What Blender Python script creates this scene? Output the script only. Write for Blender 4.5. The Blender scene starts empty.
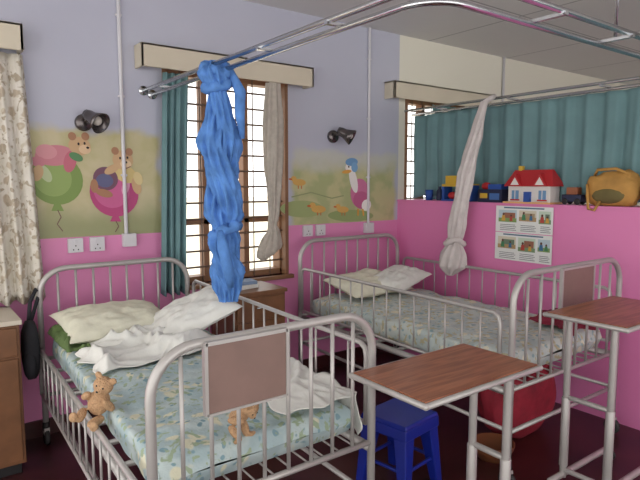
import bpy, math, random
from mathutils import Vector, Matrix, Euler, noise
random.seed(4)
S=bpy.context.scene
try: S.view_settings.view_transform='Standard'
except Exception: pass
pi=math.pi
def srgb(c):
    return tuple((x/255/12.92 if x/255<=0.04045 else ((x/255+.055)/1.055)**2.4) for x in c)+(1,)
# ---------------------------------------------------------------- materials
MATS={}
def mat(name,col,rough=.6,metal=0,var=.0,scale=8,bump=0,bscale=40,spec=.5,trans=0,emit=0,sheen=0):
    if name in MATS: return MATS[name]
    m=bpy.data.materials.new(name); m.use_nodes=True; nt=m.node_tree; b=nt.nodes['Principled BSDF']
    c=srgb(col); b.inputs['Base Color'].default_value=c
    b.inputs['Roughness'].default_value=rough; b.inputs['Metallic'].default_value=metal
    b.inputs['Specular IOR Level'].default_value=spec
    tc=nt.nodes.new('ShaderNodeTexCoord')
    n=nt.nodes.new('ShaderNodeTexNoise'); n.inputs['Scale'].default_value=scale; n.inputs['Detail'].default_value=4
    nt.links.new(tc.outputs['Object'],n.inputs['Vector'])
    r=nt.nodes.new('ShaderNodeValToRGB')
    v=max(var,.02)
    r.color_ramp.elements[0].position=.3; r.color_ramp.elements[1].position=.7
    r.color_ramp.elements[0].color=tuple(x*(1-v) for x in c[:3])+(1,)
    r.color_ramp.elements[1].color=tuple(min(1,x*(1+v)) for x in c[:3])+(1,)
    nt.links.new(n.outputs['Fac'],r.inputs['Fac']); nt.links.new(r.outputs['Color'],b.inputs['Base Color'])
    if bump:
        n2=nt.nodes.new('ShaderNodeTexNoise'); n2.inputs['Scale'].default_value=bscale; n2.inputs['Detail'].default_value=3
        nt.links.new(tc.outputs['Object'],n2.inputs['Vector'])
        bp=nt.nodes.new('ShaderNodeBump'); bp.inputs['Strength'].default_value=bump; bp.inputs['Distance'].default_value=.01
        nt.links.new(n2.outputs['Fac'],bp.inputs['Height']); nt.links.new(bp.outputs['Normal'],b.inputs['Normal'])
    if trans:
        out=nt.nodes['Material Output']; t=nt.nodes.new('ShaderNodeBsdfTranslucent'); mx=nt.nodes.new('ShaderNodeMixShader')
        nt.links.new(r.outputs['Color'],t.inputs['Color']); mx.inputs[0].default_value=trans
        nt.links.new(b.outputs[0],mx.inputs[1]); nt.links.new(t.outputs[0],mx.inputs[2]); nt.links.new(mx.outputs[0],out.inputs[0])
    MATS[name]=m; return m
class NT:
    def __init__(s,name,rough=.6,spec=.5):
        m=bpy.data.materials.new(name); m.use_nodes=True; s.m=m; s.nt=m.node_tree; s.b=s.nt.nodes['Principled BSDF']
        s.b.inputs['Roughness'].default_value=rough; s.b.inputs['Specular IOR Level'].default_value=spec
        s.tc=s.nt.nodes.new('ShaderNodeTexCoord').outputs['Object']; MATS[name]=m
    def set(s,i,v):
        if isinstance(v,bpy.types.NodeSocket): s.nt.links.new(v,i)
        else: i.default_value=v
    def math(s,op,a,b=0,c=None,clamp=False):
        n=s.nt.nodes.new('ShaderNodeMath'); n.operation=op; n.use_clamp=clamp
        s.set(n.inputs[0],a); s.set(n.inputs[1],b)
        if c is not None: s.set(n.inputs[2],c)
        return n.outputs[0]
    def xyz(s,v=None):
        n=s.nt.nodes.new('ShaderNodeSeparateXYZ'); s.nt.links.new(v or s.tc,n.inputs[0]); return n.outputs
    def step(s,x,a,b):
        n=s.nt.nodes.new('ShaderNodeMapRange'); s.set(n.inputs[0],x); n.inputs[1].default_value=a; n.inputs[2].default_value=b
        n.inputs[3].default_value=0; n.inputs[4].default_value=1; n.interpolation_type='SMOOTHSTEP'; return n.outputs[0]
    def noise(s,scale,detail=3,vec=None,out='Fac',dist=0):
        n=s.nt.nodes.new('ShaderNodeTexNoise'); n.inputs['Scale'].default_value=scale; n.inputs['Detail'].default_value=detail
        n.inputs['Distortion'].default_value=dist
        s.nt.links.new(vec or s.tc,n.inputs['Vector']); return n.outputs[out]
    def voro(s,scale,out='Distance',vec=None):
        n=s.nt.nodes.new('ShaderNodeTexVoronoi'); n.inputs['Scale'].default_value=scale; s.nt.links.new(vec or s.tc,n.inputs['Vector']); return n.outputs[out]
    def mapping(s,scale=(1,1,1),rot=(0,0,0)):
        n=s.nt.nodes.new('ShaderNodeMapping'); n.inputs['Scale'].default_value=scale; n.inputs['Rotation'].default_value=rot
        s.nt.links.new(s.tc,n.inputs[0]); return n.outputs[0]
    def mix(s,f,a,b):
        n=s.nt.nodes.new('ShaderNodeMix'); n.data_type='RGBA'; s.set(n.inputs[0],f)
        s.set(n.inputs[6],srgb(a) if isinstance(a,tuple) else a); s.set(n.inputs[7],srgb(b) if isinstance(b,tuple) else b); return n.outputs[2]
    def color(s,c): s.nt.links.new(c,s.b.inputs['Base Color'])
    def bump(s,h,st=.3,d=.01):
        n=s.nt.nodes.new('ShaderNodeBump'); n.inputs['Strength'].default_value=st; n.inputs['Distance'].default_value=d
        s.nt.links.new(h,n.inputs['Height']); s.nt.links.new(n.outputs[0],s.b.inputs['Normal'])

w=NT('wall_paint',.45)
x,y,z=w.xyz()
wob=w.math('MULTIPLY',w.math('SUBTRACT',w.noise(5,3),.5),.16)
xw=w.math('ADD',x,wob); zw=w.math('ADD',z,wob)
def boxmask(x0,x1,z0,z1,e):
    return w.math('MULTIPLY',w.math('MULTIPLY',w.step(xw,x0,x0+e),w.step(xw,x1+e,x1)),w.math('MULTIPLY',w.step(zw,z0,z0+e),w.step(zw,z1+e,z1)))
lil=w.mix(w.noise(2.2,4),(181,182,200),(193,194,208))
pink=w.mix(w.noise(1.5,3),(220,134,182),(228,146,192))
murc=w.mix(w.step(w.noise(4,4,dist=.5),.35,.65),(186,178,130),(204,192,156))
murc=w.mix(w.step(zw,1.5,1.25),murc,(154,156,114))
c=w.mix(boxmask(.3,1.38,1.0,1.84,.06),lil,murc)
mr=w.mix(w.step(zw,1.62,1.75),w.mix(w.step(w.noise(6,3),.4,.6),(192,188,142),(170,176,128)),(198,198,190))
c=w.mix(boxmask(2.44,3.58,1.0,1.76,.07),c,mr)
c=w.mix(w.math('LESS_THAN',z,1.215),c,pink)
c=w.mix(w.math('GREATER_THAN',x,3.64),c,(226,222,208))
w.color(c); w.bump(w.noise(25,3),.06)
WALL=w.m
w=NT('partition_pink',.4); w.color(w.mix(w.noise(1.3,3),(224,126,180),(230,138,190))); w.bump(w.noise(20,3),.06); PINK=w.m
w=NT('cream_wall',.6); w.color(w.mix(w.noise(1.3,3),(222,218,206),(230,226,214))); CREAM=w.m
w=NT('floor_polish',.28,.5); w.color(w.mix(w.step(w.noise(3,5),.3,.7),(54,24,26),(78,38,38))); FLOOR=w.m
w=NT('ceiling_board',.8)
x,y,z=w.xyz()
fx=w.math('FRACT',w.math('DIVIDE',w.math('ADD',x,20),1.2)); fy=w.math('FRACT',w.math('DIVIDE',w.math('ADD',y,20.1),1.2))
ln=w.math('MAXIMUM',w.math('LESS_THAN',fx,.014),w.math('LESS_THAN',fy,.014))
w.color(w.mix(ln,w.mix(w.noise(1,3),(216,214,214),(224,223,222)),(170,168,170))); CEIL=w.m
def floral(name,base,base2,f1,f2,f3,sc):
    w=NT(name,.85,.2)
    v=w.noise(sc*.5,2,out='Color')
    mp=w.nt.nodes.new('ShaderNodeMix'); mp.data_type='VECTOR'; mp.inputs[0].default_value=.12
    w.nt.links.new(w.tc,mp.inputs[4]); w.nt.links.new(v,mp.inputs[5]); vv=mp.outputs[1]
    c=w.mix(w.step(w.noise(sc*.6,3),.4,.6),base,base2)
    c=w.mix(w.step(w.voro(sc,vec=vv),.36,.26),c,f1)
    c=w.mix(w.step(w.voro(sc*1.7,vec=vv),.30,.2),c,f2)
    c=w.mix(w.step(w.noise(sc*2.2,2,vec=vv),.57,.63),c,f3)
    w.color(c); w.bump(w.noise(14,4),.6,.02); return w.m
FLOR=floral('floral_bedspread',(168,188,192),(188,202,202),(214,212,188),(130,160,170),(158,174,148),14)
FLOR2=floral('floral_bedspread_pale',(188,200,198),(204,212,206),(222,218,196),(152,178,182),(190,184,150),14)
LACE=floral('patterned_curtain_fabric',(208,202,190),(216,210,200),(184,170,152),(194,184,166),(170,158,140),14)
COT=mat('white_cotton',(228,228,222),.85,var=.05,bump=.5,bscale=14,spec=.2)
PILW=mat('pillow_cream',(226,224,204),.85,var=.06,scale=20,bump=.45,bscale=16,spec=.2)
TEAL=mat('teal_curtain_fabric',(122,156,160),.85,var=.08,scale=5,bump=.2,spec=.15,trans=.15)
NETB=mat('blue_net_fabric',(98,146,214),.85,var=.2,scale=14,bump=.5,bscale=50,spec=.15,trans=.12)
NETW=mat('white_net_fabric',(220,212,210),.9,var=.08,scale=14,bump=.5,bscale=50,spec=.15,trans=.1)
LACEW=mat('lace_curtain_fabric',(196,188,178),.9,var=.1,scale=30,bump=.3,bscale=60,spec=.1,trans=.2)
CHROME=mat('chrome_rail_metal',(200,202,206),.22,1,bump=.02)
BEDM=mat('grey_bed_enamel',(182,178,175),.38,.35,var=.06)
DARKM=mat('black_plastic',(28,26,28),.45)
LAMPM=mat('lamp_grey_metal',(104,98,98),.25,.8)
RUB=mat('caster_rubber',(40,38,38),.6)
w=NT('brown_laminate',.33)
mv=w.mapping((1.5,16,14)); w.color(w.mix(w.step(w.noise(3,5,vec=mv,dist=.6),.3,.7),(128,74,50),(172,110,78))); LAM=w.m
PANEL=mat('brown_board',(132,106,98),.5,var=.08,scale=10)
WOOD=mat('varnished_wood',(120,80,52),.4,var=.18,scale=10,bump=.1)
WFR=mat('window_frame_wood',(134,96,68),.5,var=.12)
BAR=mat('window_bar_iron',(104,82,68),.5)
PEL=mat('pelmet_cream',(208,198,178),.6,var=.05,scale=3)
PVC=mat('white_pvc',(214,212,216),.4)
MBLUE=mat('blue_plastic',(18,38,138),.35,var=.05)
FUR=mat('teddy_fur',(200,162,126),.95,var=.15,scale=60,bump=.9,bscale=120,spec=.1)
# ---------------------------------------------------------------- mesh builder
class MB:
    def __init__(s): s.v=[];s.f=[];s.m=[];s.sm=[];s.mats=[]
    def mi(s,m):
        if m not in s.mats: s.mats.append(m)
        return s.mats.index(m)
    def add(s,vs,fs,m,smooth=False):
        o=len(s.v); s.v+= [tuple(v) for v in vs]; k=s.mi(m)
        for f in fs: s.f.append([i+o for i in f]); s.m.append(k); s.sm.append(smooth)
    def box(s,c,d,m,rot=None,taper=1):
        R=Euler(rot).to_matrix() if rot else Matrix.Identity(3)
        vs=[]
        for zz in (-.5,.5):
            k=taper if zz<0 else 1
            for a,b in ((-.5,-.5),(.5,-.5),(.5,.5),(-.5,.5)):
                vs.append(Vector(c)+R@Vector((a*d[0]*k,b*d[1]*k,zz*d[2])))
        s.add(vs,[(3,2,1,0),(4,5,6,7),(0,1,5,4),(1,2,6,5),(2,3,7,6),(3,0,4,7)],m)
    def bx(s,a,b,m): s.box([(a[i]+b[i])/2 for i in range(3)],[abs(b[i]-a[i]) for i in range(3)],m)
    def tube(s,pts,r,m,n=10,caps=True,closed=False):
        P=[Vector(p) for p in pts]; N=len(P); rs=r if isinstance(r,(list,tuple)) else [r]*N
        vs=[];prev=None
        for i,p in enumerate(P):
            if closed: t=(P[(i+1)%N]-P[i-1])
            else: t=(P[min(i+1,N-1)]-P[max(i-1,0)])
            t.normalize()
            if prev is None:
                a=Vector((0,0,1)) if abs(t.z)<.9 else Vector((1,0,0)); u=t.cross(a).normalized()
            else:
                u=(prev-t*prev.dot(t)).normalized()
            prev=u; q=t.cross(u)
            for k in range(n):
                an=2*pi*k/n; vs.append(p+(u*math.cos(an)+q*math.sin(an))*rs[i])
        fs=[]
        for i in range(N if closed else N-1):
            j=(i+1)%N
            for k in range(n): fs.append((i*n+k,i*n+(k+1)%n,j*n+(k+1)%n,j*n+k))
        if caps and not closed: fs.append(tuple(range(n))[::-1]); fs.append(tuple((N-1)*n+k for k in range(n)))
        s.add(vs,fs,m,True)
    def ell(s,c,r,m,rot=None,nu=20,nv=12,fn=None):
        R=Euler(rot).to_matrix() if rot else Matrix.Identity(3)
        vs=[];fs=[]
        for j in range(nv+1):
            ph=pi*j/nv
            for i in range(nu):
                th=2*pi*i/nu; p=Vector((math.sin(ph)*math.cos(th),math.sin(ph)*math.sin(th),math.cos(ph)))
                if fn: p=fn(p)
                vs.append(Vector(c)+R@Vector((p.x*r[0],p.y*r[1],p.z*r[2])))
        for j in range(nv):
            for i in range(nu): fs.append((j*nu+i,(j+1)*nu+i,(j+1)*nu+(i+1)%nu,j*nu+(i+1)%nu))
        s.add(vs,fs,m,True)
    def grid(s,fn,nu,nv,m,smooth=True,wrap=False):
        vs=[fn(i/nu,j/nv) for j in range(nv+1) for i in range(nu+(0 if wrap else 1))]
        W=nu if wrap else nu+1; fs=[]
        for j in range(nv):
            for i in range(nu):
                i2=(i+1)%W; fs.append((j*W+i,j*W+i2,(j+1)*W+i2,(j+1)*W+i))
        s.add(vs,fs,m,smooth)
    def lathe(s,c,prof,m,n=24,axis=None):
        R=Euler(axis).to_matrix() if axis else Matrix.Identity(3)
        def fn(u,v):
            r,z=prof[int(round(v*(len(prof)-1)))]
            return Vector(c)+R@Vector((r*math.cos(2*pi*u),r*math.sin(2*pi*u),z))
        s.grid(fn,n,len(prof)-1,m,True,True)
    def obj(s,name,parent=None,bevel=0,solid=0,sub=0):
        me=bpy.data.meshes.new(name); me.from_pydata(s.v,[],s.f)
        for m in s.mats: me.materials.append(m)
        me.polygons.foreach_set('material_index',s.m); me.polygons.foreach_set('use_smooth',s.sm); me.update()
        o=bpy.data.objects.new(name,me); S.collection.objects.link(o)
        if parent: o.parent=parent
        if solid: d=o.modifiers.new('sol','SOLIDIFY'); d.thickness=solid; d.offset=0
        if bevel:
            d=o.modifiers.new('bev','BEVEL'); d.width=bevel; d.segments=2; d.limit_method='ANGLE'; d.angle_limit=math.radians(50)
        return o
def empty(name,loc=(0,0,0)):
    o=bpy.data.objects.new(name,None); S.collection.objects.link(o); return o
def fn3(x,y,z): return noise.noise(Vector((x,y,z)))
# ---------------------------------------------------------------- room shell
YW=3.69; XP=3.64; ZC=2.86
WIN=[(-.85,.35),(1.44,2.44),(3.72,4.66)]; WZ0,WZ1=.83,2.33
b=MB(); xs=[-2.0]
for a,c2 in WIN: xs+= [a,c2]
xs.append(8.6)
for i in range(0,len(xs),2): b.bx((xs[i],YW,0),(xs[i+1],YW+.2,ZC),WALL)
for a,c2 in WIN:
    b.bx((a,YW,0),(c2,YW+.2,WZ0),WALL); b.bx((a,YW,WZ1),(c2,YW+.2,ZC),WALL)
b.obj('wall_back')
b=MB(); b.bx((8.6,-3,0),(8.75,YW+.2,ZC),CREAM); b.obj('wall_right')
b=MB(); b.bx((-2,-3,-.1),(8.75,YW+.2,0),FLOOR); b.obj('floor')
b=MB(); b.bx((-2,-3,ZC),(8.75,YW+.2,ZC+.1),CEIL); b.obj('ceiling')
b=MB(); b.bx((XP,-1.2,0),(XP+.30,YW,1.385),PINK); b.bx((XP-.006,-1.2,1.385),(XP+.31,YW,1.40),PINK); b.obj('wall_partition')
b=MB(); b.bx((-2,YW-.015,0),(XP,YW,.1),FLOOR); b.obj('baseboard_back')
b=MB()
b.tube([(1.165,YW-.014,ZC),(1.165,YW-.014,1.22)],.012,PVC)
for zz in (2.6,2.1,1.6): b.box((1.165,YW-.01,zz),(.04,.02,.015),PVC)
b.box((1.18,YW-.022,1.18),(.085,.044,.085),PVC)
b.obj('trim_1',bevel=.004)
b=MB()
b.tube([(3.27,YW-.014,ZC),(3.27,YW-.014,1.19)],.012,PVC)
for zz in (2.6,2.1,1.6): b.box((3.27,YW-.01,zz),(.04,.02,.015),PVC)
b.box((3.27,YW-.022,1.16),(.09,.044,.09),PVC); b.obj('trim_2',bevel=.004)
b=MB(); b.tube([(5.15,YW-.014,ZC),(5.15,YW-.014,1.0)],.014,PVC); b.obj('trim_3')
def socket(name,x,z):
    b=MB(); b.box((x,YW-.012,z),(.088,.024,.088),PVC); b.box((x,YW-.026,z+.02),(.018,.006,.022),PVC)
    for dx,dz in ((0,.004),(-.014,-.02),(.014,-.02)): b.box((x+dx,YW-.025,z+dz-.006),(.007,.003,.008),DARKM)
    b.obj(name,bevel=.003)
socket('wall_socket',.85,1.165); socket('wall_socket.001',.98,1.165); socket('wall_socket.002',2.62,1.165); socket('wall_socket.003',2.75,1.165)
for k,(a,c2) in enumerate(WIN):
    b=MB(); yy=YW+.11; t=.045
    b.bx((a,yy-.05,WZ0),(c2,yy+.05,WZ0+t),WFR); b.bx((a,yy-.05,WZ1-t),(c2,yy+.05,WZ1),WFR)
    b.bx((a,yy-.05,WZ0),(a+t,yy+.05,WZ1),WFR); b.bx((c2-t,yy-.05,WZ0),(c2,yy+.05,WZ1),WFR)
    for q in (1/3,2/3):
        xm=a+(c2-a)*q; b.bx((xm-.022,yy-.04,WZ0),(xm+.022,yy+.04,WZ1),WFR)
    b.bx((a,yy-.04,WZ0+.42),(c2,yy+.04,WZ0+.455),WFR)
    nb=13
    for i in range(1,nb):
        zz=WZ0+(WZ1-WZ0)*i/nb; b.tube([(a+.02,yy-.065,zz),(c2-.02,yy-.065,zz)],.008,BAR,6)
    for i in range(1,7):
        xx=a+(c2-a)*i/7; b.tube([(xx,yy-.065,WZ0),(xx,yy-.065,WZ1)],.005,BAR,6)
    b.bx((a-.03,YW-.04,WZ0-.03),(c2+.03,YW+.06,WZ0),WFR)
    b.bx((a,YW-.008,WZ0),(a+.03,YW+.06,WZ1),WFR); b.bx((c2-.03,YW-.008,WZ0),(c2,YW+.06,WZ1),WFR)
    b.obj('window_%d'%(k+1),bevel=.003)
for k,(a,c2) in enumerate([(-1.05,.60),(1.26,2.60),(3.46,4.80)]):
    b=MB(); b.bx((a,YW-.13,2.285),(c2,YW-.11,2.43),PEL); b.bx((a,YW-.13,2.415),(c2,YW,2.43),PEL)
    b.bx((a,YW-.13,2.285),(a+.018,YW,2.43),PEL); b.bx((c2-.018,YW-.13,2.285),(c2,YW,2.43),PEL)
    b.obj('curtain_pelmet'+('' if k==0 else '.%03d'%k),bevel=.003)
def M(c): return mat('paint_%d_%d_%d'%c,c,.55)
class Mural:
    def __init__(s,fx): s.b=MB(); s.fx=fx; s.l=0
    def e(s,u,v,ru,rv,c,rot=0):
        s.l+=1; n=28; ca,sa=math.cos(math.radians(rot)),math.sin(math.radians(rot)); pts=[]
        for i in range(n):
            a=2*pi*i/n; p=ru*math.cos(a);q=rv*math.sin(a); X,Z=s.fx(u+p*ca-q*sa,v+p*sa+q*ca); pts.append((X,YW-.001-.00015*s.l,Z))
        s.b.add(pts,[tuple(range(n))],M(c))
    def poly(s,ps,c):
        s.l+=1; pts=[(s.fx(u,v)[0],YW-.001-.00015*s.l,s.fx(u,v)[1]) for u,v in ps]; s.b.add(pts,[tuple(range(len(ps)))],M(c))
    def line(s,ps,c,wd=.7):
        for i in range(len(ps)-1):
            (a,b_),(c2,d)=ps[i],ps[i+1]; L=math.hypot(c2-a,d-b_) or 1; nx,ny=-(d-b_)/L*wd,(c2-a)/L*wd
            s.poly([(a+nx,b_+ny),(c2+nx,d+ny),(c2-nx,d-ny),(a-nx,b_-ny)],c)
mu=Mural(lambda u,v:(.63+.00592*(u-30),1.215+(237-v+(u-90)*-.045)*.0062))
BR=(170,124,94);BRL=(204,168,128);MG=(184,72,124);GR=(128,152,82);PK=(204,130,142)
mu.e(52,181,26,25,GR); mu.e(49,180,18,18,(148,170,100)); mu.e(42,176,5,9,(188,200,156),-30)
mu.poly([(49,205),(55,205),(58,212),(46,212)],GR)
mu.line([(52,211),(55,218),(51,225),(56,232)],(120,90,80),.5)
mu.e(52,158,19,10,PK,-8); mu.e(44,155,10,7,(214,148,156)); mu.e(36,165,7,5,PK); mu.e(66,163,6,11,(196,106,124),15); mu.e(35,176,5,8,BRL,20)
mu.e(76,147,11,9,BRL); mu.e(69,138,4,4,BR); mu.e(82,137,4,4,BR); mu.e(81,150,6,4.5,(226,194,156)); mu.e(75,145,1.1,1.4,(40,24,20)); mu.e(81,144,1.1,1.4,(40,24,20)); mu.e(84,148,1.6,1.2,(40,24,20)); mu.e(72,158,7,4,(90,136,90),20)
mu.e(110,192,26,25,MG); mu.e(107,190,19,18,(200,98,146)); mu.e(122,186,4,8,(224,160,190),20)
mu.poly([(107,216),(113,216),(116,222),(104,222)],MG)
mu.line([(110,221),(113,227),(109,233)],(120,90,80),.5)
mu.e(122,172,13,9,(212,190,130),20); mu.e(101,178,13,12,(118,80,98)); mu.e(100,180,9,7,(98,98,134)); mu.e(89,186,4,7,BR); mu.e(99,193,9,4,BR,12)
mu.e(134,184,5,9,BRL,-15); mu.e(136,176,5,7,(218,198,146),-20); mu.e(108,168,9,4,BRL,-30)
mu.e(120,158,11,10,BRL); mu.e(112,149,4,4,BR); mu.e(127,149,4,4,BR); mu.e(123,162,6,4.5,(228,200,162)); mu.e(117,156,1.1,1.4,(40,24,20)); mu.e(125,155,1.1,1.4,(40,24,20)); mu.e(123,160,1.7,1.2,(40,24,20))
mu.line([(119,165),(124,166),(128,164)],(110,50,40),.4)
mu.b.obj('wall_mural')
mu=Mural(lambda u,v:(2.43+.01062*(u-288),1.225+(219.5-v+(u-330)*-.05)*.00845))
mu.e(302,207,20,8,(158,170,116)); mu.e(350,213,24,6,(148,164,108)); mu.line([(292,196),(310,191),(330,196),(342,193)],(146,154,112),.6)
mu.e(359,190,10,15,(202,118,156)); mu.e(361,197,9,9,(188,96,138)); mu.e(352,177,4,13,(236,232,228),-12); mu.e(349,165,5.5,5,(238,234,228)); mu.e(345,169,5,1.8,(222,162,74),-12)
mu.e(350,159,6.5,4,(112,156,200),-10); mu.e(353,164,3.4,5,(124,168,208)); mu.e(347,164,.8,.9,(20,20,20)); mu.e(366,202,5,6,(236,230,226),20)
mu.line([(357,206),(357,213)],(222,160,66),.8); mu.line([(362,206),(363,213)],(222,160,66),.8)
for (u,v,k) in ((299,182,1.0),(317,207,1.15),(341,207,1.0)):
    c3=(212,168,92); mu.e(u,v,6*k,3.2*k,c3); mu.e(u-5*k,v-3*k,2.6*k,2.6*k,c3); mu.e(u-8*k,v-2.6*k,1.6*k,.8*k,(200,100,50)); mu.line([(u-1,v+3),(u-1,v+6)],(200,100,50),.4); mu.line([(u+2,v+3),(u+2,v+6)],(200,100,50),.4)
mu.b.obj('wall_mural.001')
# ---------------------------------------------------------------- wall lamps
def wlamp(name,x,z,dirx):
    b=MB()
    b.lathe((x,YW-.0,z),[(0.001,.03),(.045,.03),(.052,.02),(.052,0),(.001,0)],LAMPM,axis=(pi/2,0,0))
    b.tube([(x,YW-.02,z),(x,YW-.07,z+.01),(x+dirx*.04,YW-.11,z+.02)],.009,LAMPM)
    R=(pi/2+.5,0,dirx*.9)
    b.lathe((x+dirx*.04,YW-.12,z+.02),[(.001,-.06),(.028,-.058),(.036,-.03),(.038,.0),(.05,.035),(.066,.075),(.062,.075),(.046,.035),(.033,.0),(.001,-.01)],LAMPM,axis=R)
    b.ell((x+dirx*.04+math.sin(dirx*.9)*.03,YW-.16,z+.0),(.028,.028,.028),mat('lamp_bulb_glass',(214,206,196),.2))
    b.obj(name)
wlamp('wall_reading_lamp',.93,1.92,.6); wlamp('wall_reading_lamp.001',2.88,1.93,.8)
# ---------------------------------------------------------------- curtain rails
def railpath(x0,y1,z,R,xe):
    p=[(x0,YW,z),(x0,y1+R,z)]
    for i in range(1,9):
        a=pi/2*i/8; p.append((x0+R-R*math.cos(a),y1+R-R*math.sin(a),z))
    p.append((xe,y1,z)); return p
b=MB()
b.tube(railpath(1.37,1.24,2.13,.14,XP+.1),.0125,CHROME); b.tube(railpath(1.31,1.12,2.15,.22,XP+.1),.0125,CHROME)
for (x,y_) in ((2.4,1.18),): b.tube([(x,y_,2.14),(x,y_,ZC)],.007,CHROME)
for yy in (3.4,2.8,2.2,1.7): b.box((1.34,yy,2.14),(.09,.02,.012),CHROME)
for xx in (1.9,2.4,2.9,3.4): b.box((xx,1.18,2.14),(.02,.15,.012),CHROME)
for xx in (1.31,1.37): b.lathe((xx,YW,2.13 if xx>1.35 else 2.15),[(.001,.012),(.03,.012),(.03,0),(.001,0)],CHROME,axis=(pi/2,0,0))
b.obj('curtain_rail')
b=MB(); XR=XP+.17
b.tube([(XR,YW,2.17),(XR,-1.2,2.17)],.0125,CHROME); b.tube([(XR-.09,YW,2.20),(XR-.09,-1.2,2.20)],.011,CHROME)
for yy in (3.3,2.6,1.9,1.2,.5): b.box((XR-.045,yy,2.185),(.12,.02,.012),CHROME)
for yy in (1.24,): b.tube([(XR-.045,yy,2.19),(XR-.045,yy,ZC)],.007,CHROME)
b.obj('curtain_rail.001')
def curtain(name,p0,p1,z0,z1,folds,amp,m,gather=0,seed=0,parent=None,solid=.003):
    b=MB(); p0=Vector(p0);p1=Vector(p1); d=p1-p0; nrm=Vector((-d.y,d.x)).normalized()
    def fn(u,v):
        z=z1+(z0-z1)*v
        ph=u*folds*2*pi+seed+.8*fn3(u*3,v*1.5,seed)
        a=amp*(.55+.45*v)*(1+.5*fn3(u*6,v*2,seed+5))
        off=nrm*(math.sin(ph)*a+.3*a*math.sin(2.3*ph+1))
        p=p0+d*u+off
        return (p.x+gather*v,p.y,z+.012*math.sin(ph)*v)
    b.grid(fn,int(folds*14),24,m); return b.obj(name,solid=solid,parent=parent)
curtain('patterned_curtain',(.10,YW-.08),(.60,YW-.08),.86,2.27,6,.026,LACE,seed=1,gather=.06)
curtain('teal_window_curtain',(1.42,YW-.075),(1.60,YW-.075),.80,2.27,4,.028,TEAL,seed=2,gather=-.05)
curtain('teal_partition_curtain',(XR,YW-.03),(XR,-1.1),1.425,2.155,30,.022,TEAL,seed=3)
curtain('teal_window_curtain.001',(3.98,YW-.08),(4.6,YW-.08),.85,2.27,8,.026,TEAL,seed=4)
b=MB()
def fn(u,v):
    z=2.28-v*1.28; a=2*pi*u
    r=.05+.02*math.sin(v*5)+ (.085*max(0,(v-.84)/.16)**.7 if v>.84 else 0)
    if v>.97: r*=1-(v-.97)/.03*.6
    r*=1+.22*math.sin(7*a+v*4)+.15*fn3(math.cos(a)*2,math.sin(a)*2,v*6)
    return (2.25-.12*max(0,v-.75)*2+math.cos(a)*r,YW-.10+math.sin(a)*min(r,.08)*.75,z+.03*math.cos(a)*(v>.8))
b.grid(fn,48,44,LACEW,wrap=True); b.obj('lace_window_curtain')
# blue mosquito net
b=MB(); nx,ny=1.345,2.70
def prof(v): 
    P=[(0,.045),(.05,.08),(.12,.052),(.2,.062),(.35,.088),(.5,.092),(.62,.085),(.68,.052),(.74,.075),(.86,.09),(.93,.065),(1,.04)]
    for (a,ra),(c,rc) in zip(P,P[1:]):
        if v<=c: t=(v-a)/(c-a); t=t*t*(3-2*t); return ra+(rc-ra)*t
    return P[-1][1]
for s_ in (0,1):
    def fn(u,v):
        z=2.17-v*1.26; a=2*pi*u; R=prof(v)
        ph=v*9+s_*pi; cx=math.cos(ph)*R*.5; cy=math.sin(ph)*R*.5
        fold=1-abs(math.sin(4.5*a+v*12+2*fn3(v*5,s_,3)))
        r=R*.74*(.84+.34*fold+.12*math.sin(11*a-v*9)+.3*fn3(math.cos(a)*2,math.sin(a)*2+s_*5,v*9))
        return (nx+.05*v+cx+math.cos(a)*r,ny+cy+math.sin(a)*r,z)
    b.grid(fn,72,100,NETB,wrap=True)
for k,(zz,RR) in enumerate(((2.135,.062),(2.06,.06),(1.30,.066))):
    pts=[]
    for i in range(24):
        a=2*pi*i/24; pts.append((nx+.05*(2.17-zz)/1.26+math.cos(a)*RR,ny+math.sin(a)*RR,zz+.03*math.sin(a+k)+.008*math.sin(5*a)))
    b.tube(pts,[.026+.009*math.sin(i*1.7) for i in range(24)],NETB,8,closed=True)
b.tube([(nx+.05,ny-.06,2.12),(nx+.09,ny-.09,2.02),(nx+.08,ny-.10,1.9),(nx+.10,ny-.09,1.78)],[.02,.03,.026,.012],NETB,10)
b.tube([(nx-.02,ny-.06,1.30),(nx-.03,ny-.10,1.22),(nx+.0,ny-.10,1.10),(nx+.02,ny-.08,1.0)],[.02,.03,.03,.012],NETB,10)
b.obj('blue_mosquito_net')
b=MB()
def fn(u,v):
    z=2.17-v*1.36; a=2*pi*u
    P=[(0,.028),(.2,.05),(.5,.065),(.72,.07),(.8,.05),(.86,.10),(.94,.12),(1,.02)]
    for (q,ra),(c,rc) in zip(P,P[1:]):
        if v<=c: t=(v-q)/(c-q); R=ra+(rc-ra)*t; break
    fold=1-abs(math.sin(4.5*a+v*4))
    r=R*(.85+.3*fold+.3*fn3(math.cos(a)*1.6,math.sin(a)*1.6,v*7))
    return (3.60-.10*min(1,v*2.5)+math.cos(a)*r*.7,2.73+.21*v+math.sin(a)*r,z)
b.grid(fn,72,80,NETW,wrap=True)
pts=[(3.50+math.cos(2*pi*i/20)*.06,2.90+math.sin(2*pi*i/20)*.07,1.09+.02*math.sin(4*pi*i/20)) for i in range(20)]
b.tube(pts,[.022+.005*math.sin(i*2) for i in range(20)],NETW,8,closed=True)
b.tube([(XR-.09,2.73,2.215),(3.68,2.73,2.20),(3.60,2.73,2.16)],.02,NETW,8)
b.obj('white_mosquito_net')
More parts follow.
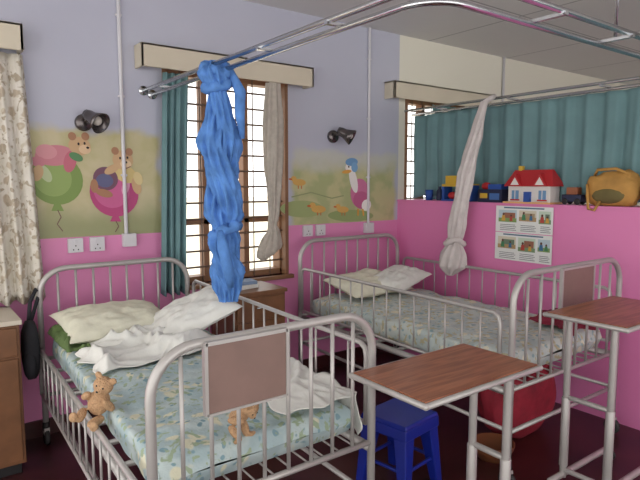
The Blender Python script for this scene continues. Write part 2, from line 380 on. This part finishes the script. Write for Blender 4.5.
# ---------------------------------------------------------------- beds
def bed(name,xa_f,xb_f,yf,xa_h,xb_h,yh,H,sideL,sideR,panel):
    b=MB()
    def P(s,t,z): 
        xa=xa_f+(xa_h-xa_f)*t; xb=xb_f+(xb_h-xb_f)*t; return (xa+(xb-xa)*s,yf+(yh-yf)*t,z)
    W=xb_f-xa_f
    for t,HH in ((0,H),(1,H)):
        R=.15/W; p=[P(0,t,.10),P(0,t,HH-.15)]
        for i in range(1,9):
            a=pi/2*i/8; p.append(P(R*(1-math.cos(a)),t,HH-.15+.15*math.sin(a)))
        for i in range(0,9):
            a=pi/2*(8-i)/8; p.append(P(1-R*(1-math.cos(a)),t,HH-.15+.15*math.sin(a)))
        p.append(P(1,t,.10)); b.tube(p,.0165,BEDM,12)
        for zz in (.52,.30): b.tube([P(0,t,zz),P(1,t,zz)],.012,BEDM,8)
        n=9
        for i in range(1,n):
            s_=i/n; top=HH-(.0 if 1<i<n-1 else .03); b.tube([P(s_,t,.52),P(s_,t,top)],.0075,BEDM,8)
        for s_ in (0,1):
            x,y_,_=P(s_,t,0)
            b.tube([(x,y_,.09),(x,y_,.14)],.02,RUB,10)
            b.box((x+.0,y_,.085),(.03,.045,.04),BEDM)
            b.lathe((x-.014,y_,.048),[(.001,0),(.04,0),(.048,.006),(.048,.022),(.04,.028),(.001,.028)],RUB,axis=(0,pi/2,0))
    for s_ in (0.012,.988):
        p=P(s_,0,.50);q=P(s_,1,.50)
        b.tube([p,q],.022,BEDM,4); 
        b.tube([P(s_,0,.30),P(s_,1,.30)],.011,BEDM,8)
    for i in range(1,9): b.tube([P(.02,i/9,.505),P(.98,i/9,.505)],.012,BEDM,6)
    for i in range(1,12): b.tube([P(i/12,0,.515),P(i/12,1,.515)],.004,BEDM,6)
    def side(s_,up):
        z0,z1=(.57,.90) if up else (.33,.60)
        dx=-.035 if s_==0 else .035
        def Q(t,z): x,y_,_=P(s_,t,z); return (x+dx*.6,y_,z)
        p=[Q(.03,z0),Q(.03,z1-.05),Q(.035,z1-.015),Q(.05,z1),Q(.95,z1),Q(.965,z1-.015),Q(.97,z1-.05),Q(.97,z0)]
        b.tube(p,.0115,BEDM,8); b.tube([Q(.03,z0),Q(.97,z0)],.010,BEDM,8)
        for i in range(1,15): b.tube([Q(.03+.94*i/15,z0),Q(.03+.94*i/15,z1)],.0055,BEDM,6)
    side(0,sideL); side(1,sideR)
    if panel:
        s0,s1,z0,z1=panel
        a=P(s0,0,z0);c=P(s1,0,z1); b.bx((a[0],a[1]-.03,z0),(c[0],a[1]-.018,z1),PANEL)
        for s_ in (s0,s1): x=P(s_,0,0)[0]; b.bx((x-.006,a[1]-.034,z0-.005),(x+.006,a[1]-.014,z1+.01),BEDM)
        b.bx((a[0],a[1]-.034,z1),(c[0],a[1]-.01,z1+.012),BEDM); b.bx((a[0],a[1]-.034,z0-.008),(c[0],a[1]-.014,z0),BEDM)
    b.obj(name)
    return P
P1=bed('hospital_bed',.56,1.45,1.60,.61,1.52,3.54,1.05,False,True,(.19,.53,.825,1.045))
P2=bed('hospital_bed.001',2.38,3.46,1.60,2.45,3.50,3.54,1.10,True,True,(.36,.66,.86,1.09))
def mattress(name,P,s0,s1,t0,t1,z0,z1,m,seed=0):
    b=MB()
    def fn(u,v):
        a=2*pi*u; ca,sa=math.cos(a),math.sin(a); e=.28
        sx=math.copysign(abs(ca)**e,ca); sz=math.copysign(abs(sa)**e,sa)
        tv=(v-.5)*2; endk=(1-abs(tv)**24)**.3 if abs(tv)<1 else 0
        s=(s0+s1)/2+(s1-s0)/2*sx*(.985+.015*endk); t=t0+(t1-t0)*v
        zm=(z0+z1)/2; z=zm+(z1-z0)/2*sz*max(endk,.0)
        p=Vector(P(s,t,z))
        if sa>0.2:
            p.z+=.016*fn3(p.x*5,p.y*5,seed)+.010*fn3(p.x*14,p.y*14,seed)+.014*abs(fn3(p.x*7+9,p.y*3,seed))
        else: p.x+= .008*fn3(p.z*10,p.y*8,seed)*(1 if ca>0 else -1)
        return p
    b.grid(fn,72,90,m,wrap=True); return b.obj(name)
mattress('floral_mattress',P1,.045,.955,.03,.96,.53,.665,FLOR,seed=1)
mattress('floral_mattress.001',P2,.045,.955,.03,.96,.53,.675,FLOR2,seed=7)
def pillow(name,c,L,Wd,H,rot,m,seed=0):
    b=MB(); R=Euler(rot).to_matrix()
    def g(u,v,sg):
        x=(u-.5)*2;y=(v-.5)*2
        h=((1-abs(x)**2.6)*(1-abs(y)**2.6)); h=max(h,0)**.5
        k=1-.08*(1-abs(y)**2)*abs(x)**6; k2=1-.08*(1-abs(x)**2)*abs(y)**6
        z=sg*h*H*(1 if sg>0 else .6)*(1+.22*fn3(x*1.6,y*1.6,seed))+ .009*fn3(x*7,y*7,seed+3)*h+.016*fn3(x*3+5,y*5,seed)*h
        return Vector(c)+R@Vector((x*L/2*k,y*Wd/2*k2,z))
    b.grid(lambda u,v:g(u,v,1),36,30,m); b.grid(lambda u,v:g(1-u,v,-1),36,30,m)
    return b.obj(name)
pillow('pillow',(.95,3.24,.755),.62,.42,.08,(.18,.03,.05),PILW,1)
pillow('pillow.001',(1.29,2.97,.79),.52,.42,.075,(.16,-.42,-.2),COT,2)
pillow('pillow.002',(2.90,3.25,.76),.62,.40,.08,(.2,0,.03),PILW,4)
pillow('pillow.003',(3.12,3.14,.80),.50,.34,.06,(.12,-.16,.25),COT,6)
def cloth(name,fx,nu,nv,m,seed,h=.05,edge=.15,f=1):
    b=MB()
    def fn(u,v):
        x,y_,z=fx(u+.03*fn3(v*3,seed,0)+edge*.3*fn3(v*5,seed+2,1)*(abs(u-.5)*2),v+edge*.3*fn3(u*5,seed+7,1)*(abs(v-.5)*2))
        e=min(1,6*min(u,1-u,v,1-v)+.15)
        X=x*f+.3*fn3(x*3*f,y_*3*f,seed+9); Y=y_*f
        r=1-abs(fn3(X*5,Y*4,seed))*2.6; r2=1-abs(fn3(X*10+3,Y*11,seed))*2.2
        return (x,y_,z+e*h*(.6*max(0,r)**1.5+.28*max(0,r2)**1.3)+.006)
    b.grid(fn,nu,nv,m); b.obj(name,solid=.004)
cloth('crumpled_sheet',lambda u,v:(.67+.64*u,2.58+.48*v+.06*u,.678),90,70,COT,3,.11,.35)
cloth('folded_green_blanket',lambda u,v:(.625+.12*u,2.98+.46*v,.685),24,40,mat('green_blanket',(96,118,70),.9,var=.15,scale=20),5,.08,.2)
def dr(u,v):
    y_=1.655+.74*v; t=(y_-1.60)/1.94; edge=P1(.955,t,0)[0]+.016; L=.52*u
    if L<.34: x=edge-.34+L; z=.697
    else: x=edge+.010*math.sin(v*26); z=.697-(L-.34)*.95
    return (x,y_,z)
cloth('white_draw_sheet',dr,70,80,COT,9,.03,.25)
# ---------------------------------------------------------------- soft toys
def teddy(name,loc,rot,k=1):
    e=empty(name); e.location=loc; e.rotation_euler=rot; e.scale=(k,k,k)
    b=MB()
    b.ell((0,0,.09),(.058,.05,.075),FUR); b.ell((0,-.005,.2),(.052,.047,.047),FUR); b.ell((0,-.045,.188),(.026,.022,.02),FUR)
    b.ell((-.043,0,.243),(.019,.011,.019),FUR); b.ell((.043,0,.243),(.019,.011,.019),FUR)
    b.ell((-.065,-.025,.115),(.02,.024,.05),FUR,(.6,.6,0)); b.ell((.065,-.025,.115),(.02,.024,.05),FUR,(.6,-.6,0))
    b.ell((-.042,-.075,.035),(.024,.055,.025),FUR,(0,0,.3)); b.ell((.042,-.075,.035),(.024,.055,.025),FUR,(0,0,-.3))
    b.ell((-.058,-.125,.045),(.024,.014,.03),FUR); b.ell((.058,-.125,.045),(.024,.014,.03),FUR)
    o=b.obj('plush_body',parent=e); d=o.modifiers.new('r','REMESH'); d.mode='VOXEL'; d.voxel_size=.006; d.use_smooth_shade=True
    b=MB(); b.ell((-.018,-.047,.212),(.005,.004,.005),DARKM,nu=10,nv=8); b.ell((.018,-.047,.212),(.005,.004,.005),DARKM,nu=10,nv=8); b.ell((0,-.067,.194),(.007,.004,.005),DARKM,nu=10,nv=8)
    b.obj('plush_face',parent=e)
teddy('teddy_bear',(.572,2.28,.618),(.15,.38,-.75),.76)
teddy('teddy_bear.001',(.90,1.74,.70),(.9,0,.3),.60)
# ---------------------------------------------------------------- overbed tables
def otable(name,x0,x1,y0,y1,z,cols,top,basex):
    b=MB(); th=.022
    b.bx((x0+.006,y0+.006,z-th),(x1-.006,y1-.006,z),top)
    for a,c in (((x0,y0),(x1,y0)),((x1,y0),(x1,y1)),((x1,y1),(x0,y1)),((x0,y1),(x0,y0))):
        b.tube([(a[0],a[1],z-th*.6),(c[0],c[1],z-th*.6)],.011,BEDM,8)
    for cc in ((x0,y0),(x1,y0),(x1,y1),(x0,y1)): b.ell((cc[0],cc[1],z-th*.6),(.0115,.0115,.0115),BEDM,nu=10,nv=8)
    cx,ya,yb=cols
    for yy in (ya,yb):
        b.tube([(cx,yy,.06),(cx,yy,z-.05),(cx,yy,z-th)],.0165,BEDM,12)
        b.tube([(cx,yy,.12),(cx,yy,.48)],.021,BEDM,12)
        b.tube([(cx,yy,z-.035),(x0+.06 if cx>(x0+x1)/2 else x1-.06,yy,z-.035)],.012,BEDM,8)
        b.tube([(basex[0],yy,.075),(basex[1],yy,.075)],.016,BEDM,10)
        for xx in basex:
            b.tube([(xx,yy,.075),(xx,yy,.05)],.01,BEDM,8)
            b.lathe((xx-.01,yy,.027),[(.001,0),(.022,0),(.027,.005),(.027,.016),(.022,.02),(.001,.02)],RUB,axis=(0,pi/2,0))
    for zz in (.10,.48,z-.06): b.tube([(cx,ya,zz),(cx,yb,zz)],.013,BEDM,10)
    b.obj(name,bevel=.002)
otable('overbed_table',1.285,1.92,1.165,1.53,.86,(1.83,1.24,1.40),LAM,(1.40,1.93))
otable('overbed_table.001',2.43,3.08,1.08,1.46,.94,(2.62,1.22,1.44),LAM,(2.50,3.12))
# ---------------------------------------------------------------- stool
def stool(name,cx,cy,H,W,rz):
    b=MB(); R=Matrix.Rotation(rz,3,'Z'); C=Vector((cx,cy,0))
    def prism(pts0,z0,pts1,z1):
        vs=[C+R@Vector((p[0],p[1],z0)) for p in pts0]+[C+R@Vector((p[0],p[1],z1)) for p in pts1]
        b.add(vs,[(3,2,1,0),(4,5,6,7),(0,1,5,4),(1,2,6,5),(2,3,7,6),(3,0,4,7)],MBLUE)
    h=W/2
    sq=lambda k:[(-k,-k),(k,-k),(k,k),(-k,k)]
    prism(sq(h*1.02),H-.018,sq(h*.97),H); prism(sq(h*1.04),H-.075,sq(h*1.02),H-.0181)
    for sx in (-1,1):
        for sy in (-1,1):
            def q(o,wd): 
                return [(sx*o-(wd if sx>0 else 0),sy*o-(wd if sy>0 else 0)),(sx*o+(wd if sx<0 else 0),sy*o-(wd if sy>0 else 0)),(sx*o+(wd if sx<0 else 0),sy*o+(wd if sy<0 else 0)),(sx*o-(wd if sx>0 else 0),sy*o+(wd if sy<0 else 0))]
            prism(q(h*1.15,.045),0,q(h*1.0,.075),H-.07)
    for a in range(4):
        Rr=Matrix.Rotation(a*pi/2,3,'Z'); o=h*1.06
        p=C+R@Rr@Vector((-o,-o+.02,.14)); q2=C+R@Rr@Vector((o,-o+.02,.14)); b.tube([p,q2],.011,MBLUE,6)
    b.obj(name,bevel=.006)
stool('plastic_stool',1.99,1.98,.38,.28,.15)
def locker(name,x0,x1,y0,y1,H,top):
    b=MB(); b.bx((x0,y0,.06),(x1,y1,H-.025),WOOD); b.bx((x0-.012,y0-.015,H-.025),(x1+.012,y1,H),top)
    b.bx((x0+.02,y0+.02,0),(x1-.02,y1-.02,.06),DARKM)
    b.bx((x0+.015,y0-.012,H-.19),(x1-.015,y0,H-.04),WOOD); b.bx((x0+.015,y0-.012,.08),(x1-.015,y0,H-.205),WOOD)
    b.tube([((x0+x1)/2-.04,y0-.03,H-.11),((x0+x1)/2+.04,y0-.03,H-.11)],.006,CHROME); 
    for dx in (-.04,.04): b.tube([((x0+x1)/2+dx,y0-.03,H-.11),((x0+x1)/2+dx,y0-.01,H-.11)],.005,CHROME)
    b.obj(name,bevel=.003)
locker('bedside_locker',.02,.455,3.24,3.64,.84,mat('locker_top_cream',(206,196,180),.4,var=.04))
locker('bedside_locker.001',1.72,2.12,3.25,3.60,.82,WOOD)
b=MB(); b.box((1.86,3.42,.835),(.2,.15,.028),COT,(0,0,.2)); b.box((1.87,3.42,.862),(.18,.13,.022),mat('book_blue',(120,140,170),.6),(0,0,-.1)); b.obj('stack_of_books')
b=MB(); BK=mat('backpack_black',(40,40,46),.8,var=.15,bump=.3)
b.ell((.53,3.42,.62),(.045,.08,.17),BK,fn=lambda p:Vector((math.copysign(abs(p.x)**.6,p.x),math.copysign(abs(p.y)**.7,p.y),p.z+.1*fn3(p.x*2,p.y*2,p.z*2))))
b.ell((.515,3.36,.55),(.035,.045,.08),BK)
b.tube([(.53,3.44,.77),(.55,3.48,.88),(.59,3.53,.94),(.61,3.545,.91),(.57,3.50,.82),(.53,3.47,.72)],.011,BK,8)
b.obj('backpack')
# ---------------------------------------------------------------- poster
b=MB(); X=XP-.007
WP=mat('poster_paper',(230,232,230),.6)
def rect(y0,y1,z0,z1,m,k): b.add([(X-k*.0006,y0,z0),(X-k*.0006,y1,z0),(X-k*.0006,y1,z1),(X-k*.0006,y0,z1)],[(0,1,2,3)],m)
random.seed(11)
SK=M((96,62,48))
def person(y,z,h,m):
    b.add([(X-.0022,y-.28*h,z),(X-.0022,y+.28*h,z),(X-.0022,y+.18*h,z+.68*h),(X-.0022,y-.18*h,z+.68*h)],[(0,1,2,3)],m)
    b.add([(X-.0026,y+.15*h*math.cos(2*pi*k/10),z+.82*h+.17*h*math.sin(2*pi*k/10)) for k in range(10)],[tuple(range(10))],SK)
for bi,(z0,z1) in enumerate(((1.185,1.38),(.975,1.18))):
    rect(2.15,2.62,z0,z1,WP,1)
    rect(2.22,2.55,z1-.018,z1-.008,M((84,110,140)),2)
    for i,(ya,yb) in enumerate(((2.61-.17,2.61-.015),(2.61-.33,2.61-.19),(2.61-.445,2.61-.35))):
        za=z0+.075+.012*((i+bi)%2); zb=z1-.03
        rect(ya,yb,za,zb,M([(188,206,214),(214,206,186),(198,214,196)][(i+bi)%3]),2)
        rect(ya,yb,za,za+.03,M([(128,158,96),(176,146,104),(120,150,110)][(i+bi)%3]),3)
        if bi==0 or i!=2: rect(ya+.012,yb-.05,za+.03,zb-.02,M([(150,100,80),(110,130,110),(170,150,120)][(i*2+bi)%3]),3)
        for q in range(2): person(ya+(yb-ya)*(.3+.42*q),za+.008,.05+.012*q,M([(180,70,60),(60,110,150),(206,160,70),(70,130,90)][(i+q*2+bi)%4]))
        for q in range(4): rect(ya+.01*(q%2),yb-.015,z0+.014+q*.013,z0+.018+q*.013,M((104,104,112)),3)
b.obj('health_poster')
# ---------------------------------------------------------------- toys on the ledge
ZL=1.401
RED=M((182,40,46));WHT=M((226,222,218));YEL=M((214,176,60));BLU=M((40,80,160));GRN=M((80,150,80));NAV=M((34,40,70))
b=MB(); hx=XP+.085; hy=2.37
b.bx((hx-.06,hy-.17,ZL),(hx+.06,hy+.17,ZL+.14),WHT)
vs=[(hx-.08,hy-.20,ZL+.125),(hx+.08,hy-.20,ZL+.125),(hx+.08,hy+.20,ZL+.125),(hx-.08,hy+.20,ZL+.125),(hx-.012,hy-.15,ZL+.245),(hx+.012,hy-.15,ZL+.245),(hx+.012,hy+.15,ZL+.245),(hx-.012,hy+.15,ZL+.245)]
b.add(vs,[(3,2,1,0),(4,5,6,7),(0,1,5,4),(1,2,6,5),(2,3,7,6),(3,0,4,7)],RED)
def gable(y0,y1,zb,zt,x0,x1,m):
    ym=(y0+y1)/2; b.add([(x0,y0,zb),(x0,y1,zb),(x0,ym,zt),(x1,y0,zb),(x1,y1,zb),(x1,ym,zt)],[(0,1,2),(5,4,3),(0,2,5,3),(1,4,5,2),(0,3,4,1)],m)
for gy0 in (-.10,.10):
    gable(hy+gy0-.055,hy+gy0+.055,ZL+.13,ZL+.215,hx-.088,hx,RED); gable(hy+gy0-.035,hy+gy0+.035,ZL+.135,ZL+.19,hx-.0895,hx-.05,WHT)
b.bx((hx-.092,hy-.022,ZL+.005),(hx-.058,hy+.022,ZL+.085),BLU)
for dy in (-.11,.11):
    b.bx((hx-.065,hy+dy-.028,ZL+.03),(hx-.058,hy+dy+.028,ZL+.095),M((110,150,190))); b.bx((hx-.07,hy+dy-.036,ZL+.02),(hx-.058,hy+dy+.036,ZL+.03),RED)
    b.bx((hx-.067,hy+dy-.003,ZL+.03),(hx-.06,hy+dy+.003,ZL+.095),WHT)
b.bx((hx-.015,hy+.09,ZL+.2),(hx+.015,hy+.12,ZL+.275),YEL); b.bx((hx-.1,hy-.19,ZL),(hx+.07,hy+.19,ZL+.012),M((230,180,120)))
b.obj('toy_house')
b=MB(); gy=3.05; gx=XP+.09
b.bx((gx-.06,gy-.15,ZL),(gx+.06,gy+.15,ZL+.015),BLU)
for dy in (-.14,-.02,.14): b.bx((gx-.05,gy+dy-.012,ZL+.01),(gx+.05,gy+dy+.012,ZL+.13),BLU)
b.bx((gx-.055,gy-.15,ZL+.12),(gx+.055,gy+.15,ZL+.14),YEL)
b.bx((gx-.04,gy-.11,ZL+.015),(gx+.02,gy-.05,ZL+.07),YEL); b.ell((gx-.02,gy+.06,ZL+.045),(.03,.045,.03),RED)
b.bx((gx-.045,gy+.0,ZL+.14),(gx+.02,gy+.12,ZL+.21),YEL); b.ell((gx-.01,gy-.09,ZL+.17),(.03,.035,.03),GRN); b.bx((gx-.02,gy-.02,ZL+.14),(gx+.01,gy+.01,ZL+.21),BLU)
b.obj('toy_garage')
b=MB(); gy=2.72
b.bx((gx-.05,gy-.11,ZL),(gx+.05,gy+.11,ZL+.10),NAV); b.bx((gx-.053,gy-.09,ZL+.02),(gx-.049,gy+.0,ZL+.07),M((70,110,170)))
b.bx((gx-.053,gy+.02,ZL+.03),(gx-.049,gy+.09,ZL+.07),YEL)
b.bx((gx-.045,gy-.10,ZL+.10),(gx+.045,gy+.02,ZL+.14),BLU); b.ell((gx-.01,gy+.06,ZL+.125),(.035,.04,.03),RED); b.obj('toy_box',bevel=.004)
b=MB(); b.lathe((XP+.08,3.26,ZL),[(.001,0),(.026,0),(.028,.01),(.028,.08),(.012,.10),(.012,.12),(.001,.12)],NAV); b.obj('plastic_bottle')
b=MB(); b.lathe((XP+.08,3.38,ZL),[(.001,0),(.03,0),(.036,.09),(.001,.09)],BLU); b.obj('toy_cup')
b=MB(); cy=2.06; b.bx((gx-.04,cy-.07,ZL+.02),(gx+.03,cy+.07,ZL+.07),NAV); b.bx((gx-.035,cy-.04,ZL+.07),(gx+.025,cy+.04,ZL+.12),M((150,90,60)))
for sy in (-.045,.045):
    for sx in (-.045,.025): b.lathe((gx+sx,cy+sy,ZL+.022),[(.001,0),(.02,0),(.022,.004),(.022,.012),(.001,.014)],DARKM,axis=(0,pi/2,0))
b.obj('toy_car',bevel=.005)
b=MB(); TAN=mat('ochre_bag_canvas',(184,138,72),.8,var=.2,bump=.6,scale=10,bscale=20)
b.ell((XP+.10,1.80,ZL+.105),(.085,.17,.12),TAN,fn=lambda p:Vector((p.x,math.copysign(abs(p.y)**.65,p.y)*(1+.2*fn3(p.x*2,p.y*3,p.z*3)),math.copysign(abs(p.z)**.7,p.z)*(1+.22*fn3(p.y*4,p.z*3,1)) if p.z>-.85 else -.87)),nu=36,nv=24)
b.ell((XP+.035,1.80,ZL+.07),(.03,.11,.055),mat('bag_pocket_green',(112,100,60),.8,var=.2))
b.tube([(XP+.08,1.92,ZL+.19),(XP+.04,1.88,ZL+.235),(XP+.04,1.76,ZL+.24),(XP+.06,1.68,ZL+.20)],.010,TAN,8)
b.tube([(XP+.03,1.94,ZL+.14),(XP+.005,1.92,ZL+.05),(XP-.02,1.90,ZL-.02),(XP-.02,1.86,ZL-.03),(XP+.01,1.84,ZL+.03)],.009,TAN,8)
b.obj('canvas_bag')
b=MB(); b.ell((XP+.10,1.50,ZL+.10),(.08,.12,.11),mat('dark_cloth_bag',(84,58,52),.85,var=.2,bump=.5),fn=lambda p:Vector((p.x,p.y,max(p.z,-.9)))*(1+.15*fn3(p.x*2,p.y*3,p.z*3))); b.obj('cloth_bundle')
b=MB(); REDC=mat('red_bag_fabric',(140,28,46),.8,var=.3,bump=.7,scale=10,bscale=18)
b.ell((3.02,1.98,.24),(.30,.17,.245),REDC,fn=lambda p:Vector((math.copysign(abs(p.x)**.7,p.x)*(1+.15*fn3(p.z*2,p.y*3,4)),p.y,math.copysign(abs(p.z)**.8,p.z)*(1+.25*fn3(p.x*3,p.y*2,p.z*2)) if p.z>-.9 else -.98)),nu=40,nv=28)
b.tube([(2.90,1.85,.38),(2.92,1.80,.46),(3.08,1.80,.47),(3.14,1.85,.38)],.012,REDC,8); b.obj('red_travel_bag')
b=MB(); b.lathe((2.62,1.86,0),[(.001,0),(.09,0),(.11,.05),(.12,.085),(.11,.085),(.09,.02),(.001,.02)],mat('brown_basin_plastic',(120,72,46),.4)); b.obj('plastic_basin')
def mb(u,v):
    x=3.05+.36*v; L=.55*u
    if L<.25: y_=1.95-L*.95; z=.695
    else: y_=1.70-.02*math.sin(v*9); z=.695-(L-.25)*.3
    return (x,y_,z)
cloth('maroon_blanket',mb,50,50,mat('maroon_blanket_wool',(122,30,52),.9,var=.25,bump=.5,scale=12),14,.12,.3)
b=MB(); b.bx((-30,YW+.25,-.15),(40,60,-.1),mat('outside_ground',(236,226,204),.9,var=.1)); b.obj('ground')
# ---------------------------------------------------------------- lighting
W=bpy.data.worlds.new('World'); S.world=W; W.use_nodes=True; nt=W.node_tree; bg=nt.nodes['Background']
bg.inputs[0].default_value=(1.0,.985,.955,1); bg.inputs[1].default_value=2.3
# ---------------------------------------------------------------- camera
cd=bpy.data.cameras.new('Camera'); cam=bpy.data.objects.new('Camera',cd); S.collection.objects.link(cam)
cam.location=(0,0,1.55); cam.rotation_euler=(math.radians(90-5.81),0,math.radians(53.26-90)); cd.lens=36*560/640; cd.sensor_width=36; cd.clip_start=.02
S.camera=cam
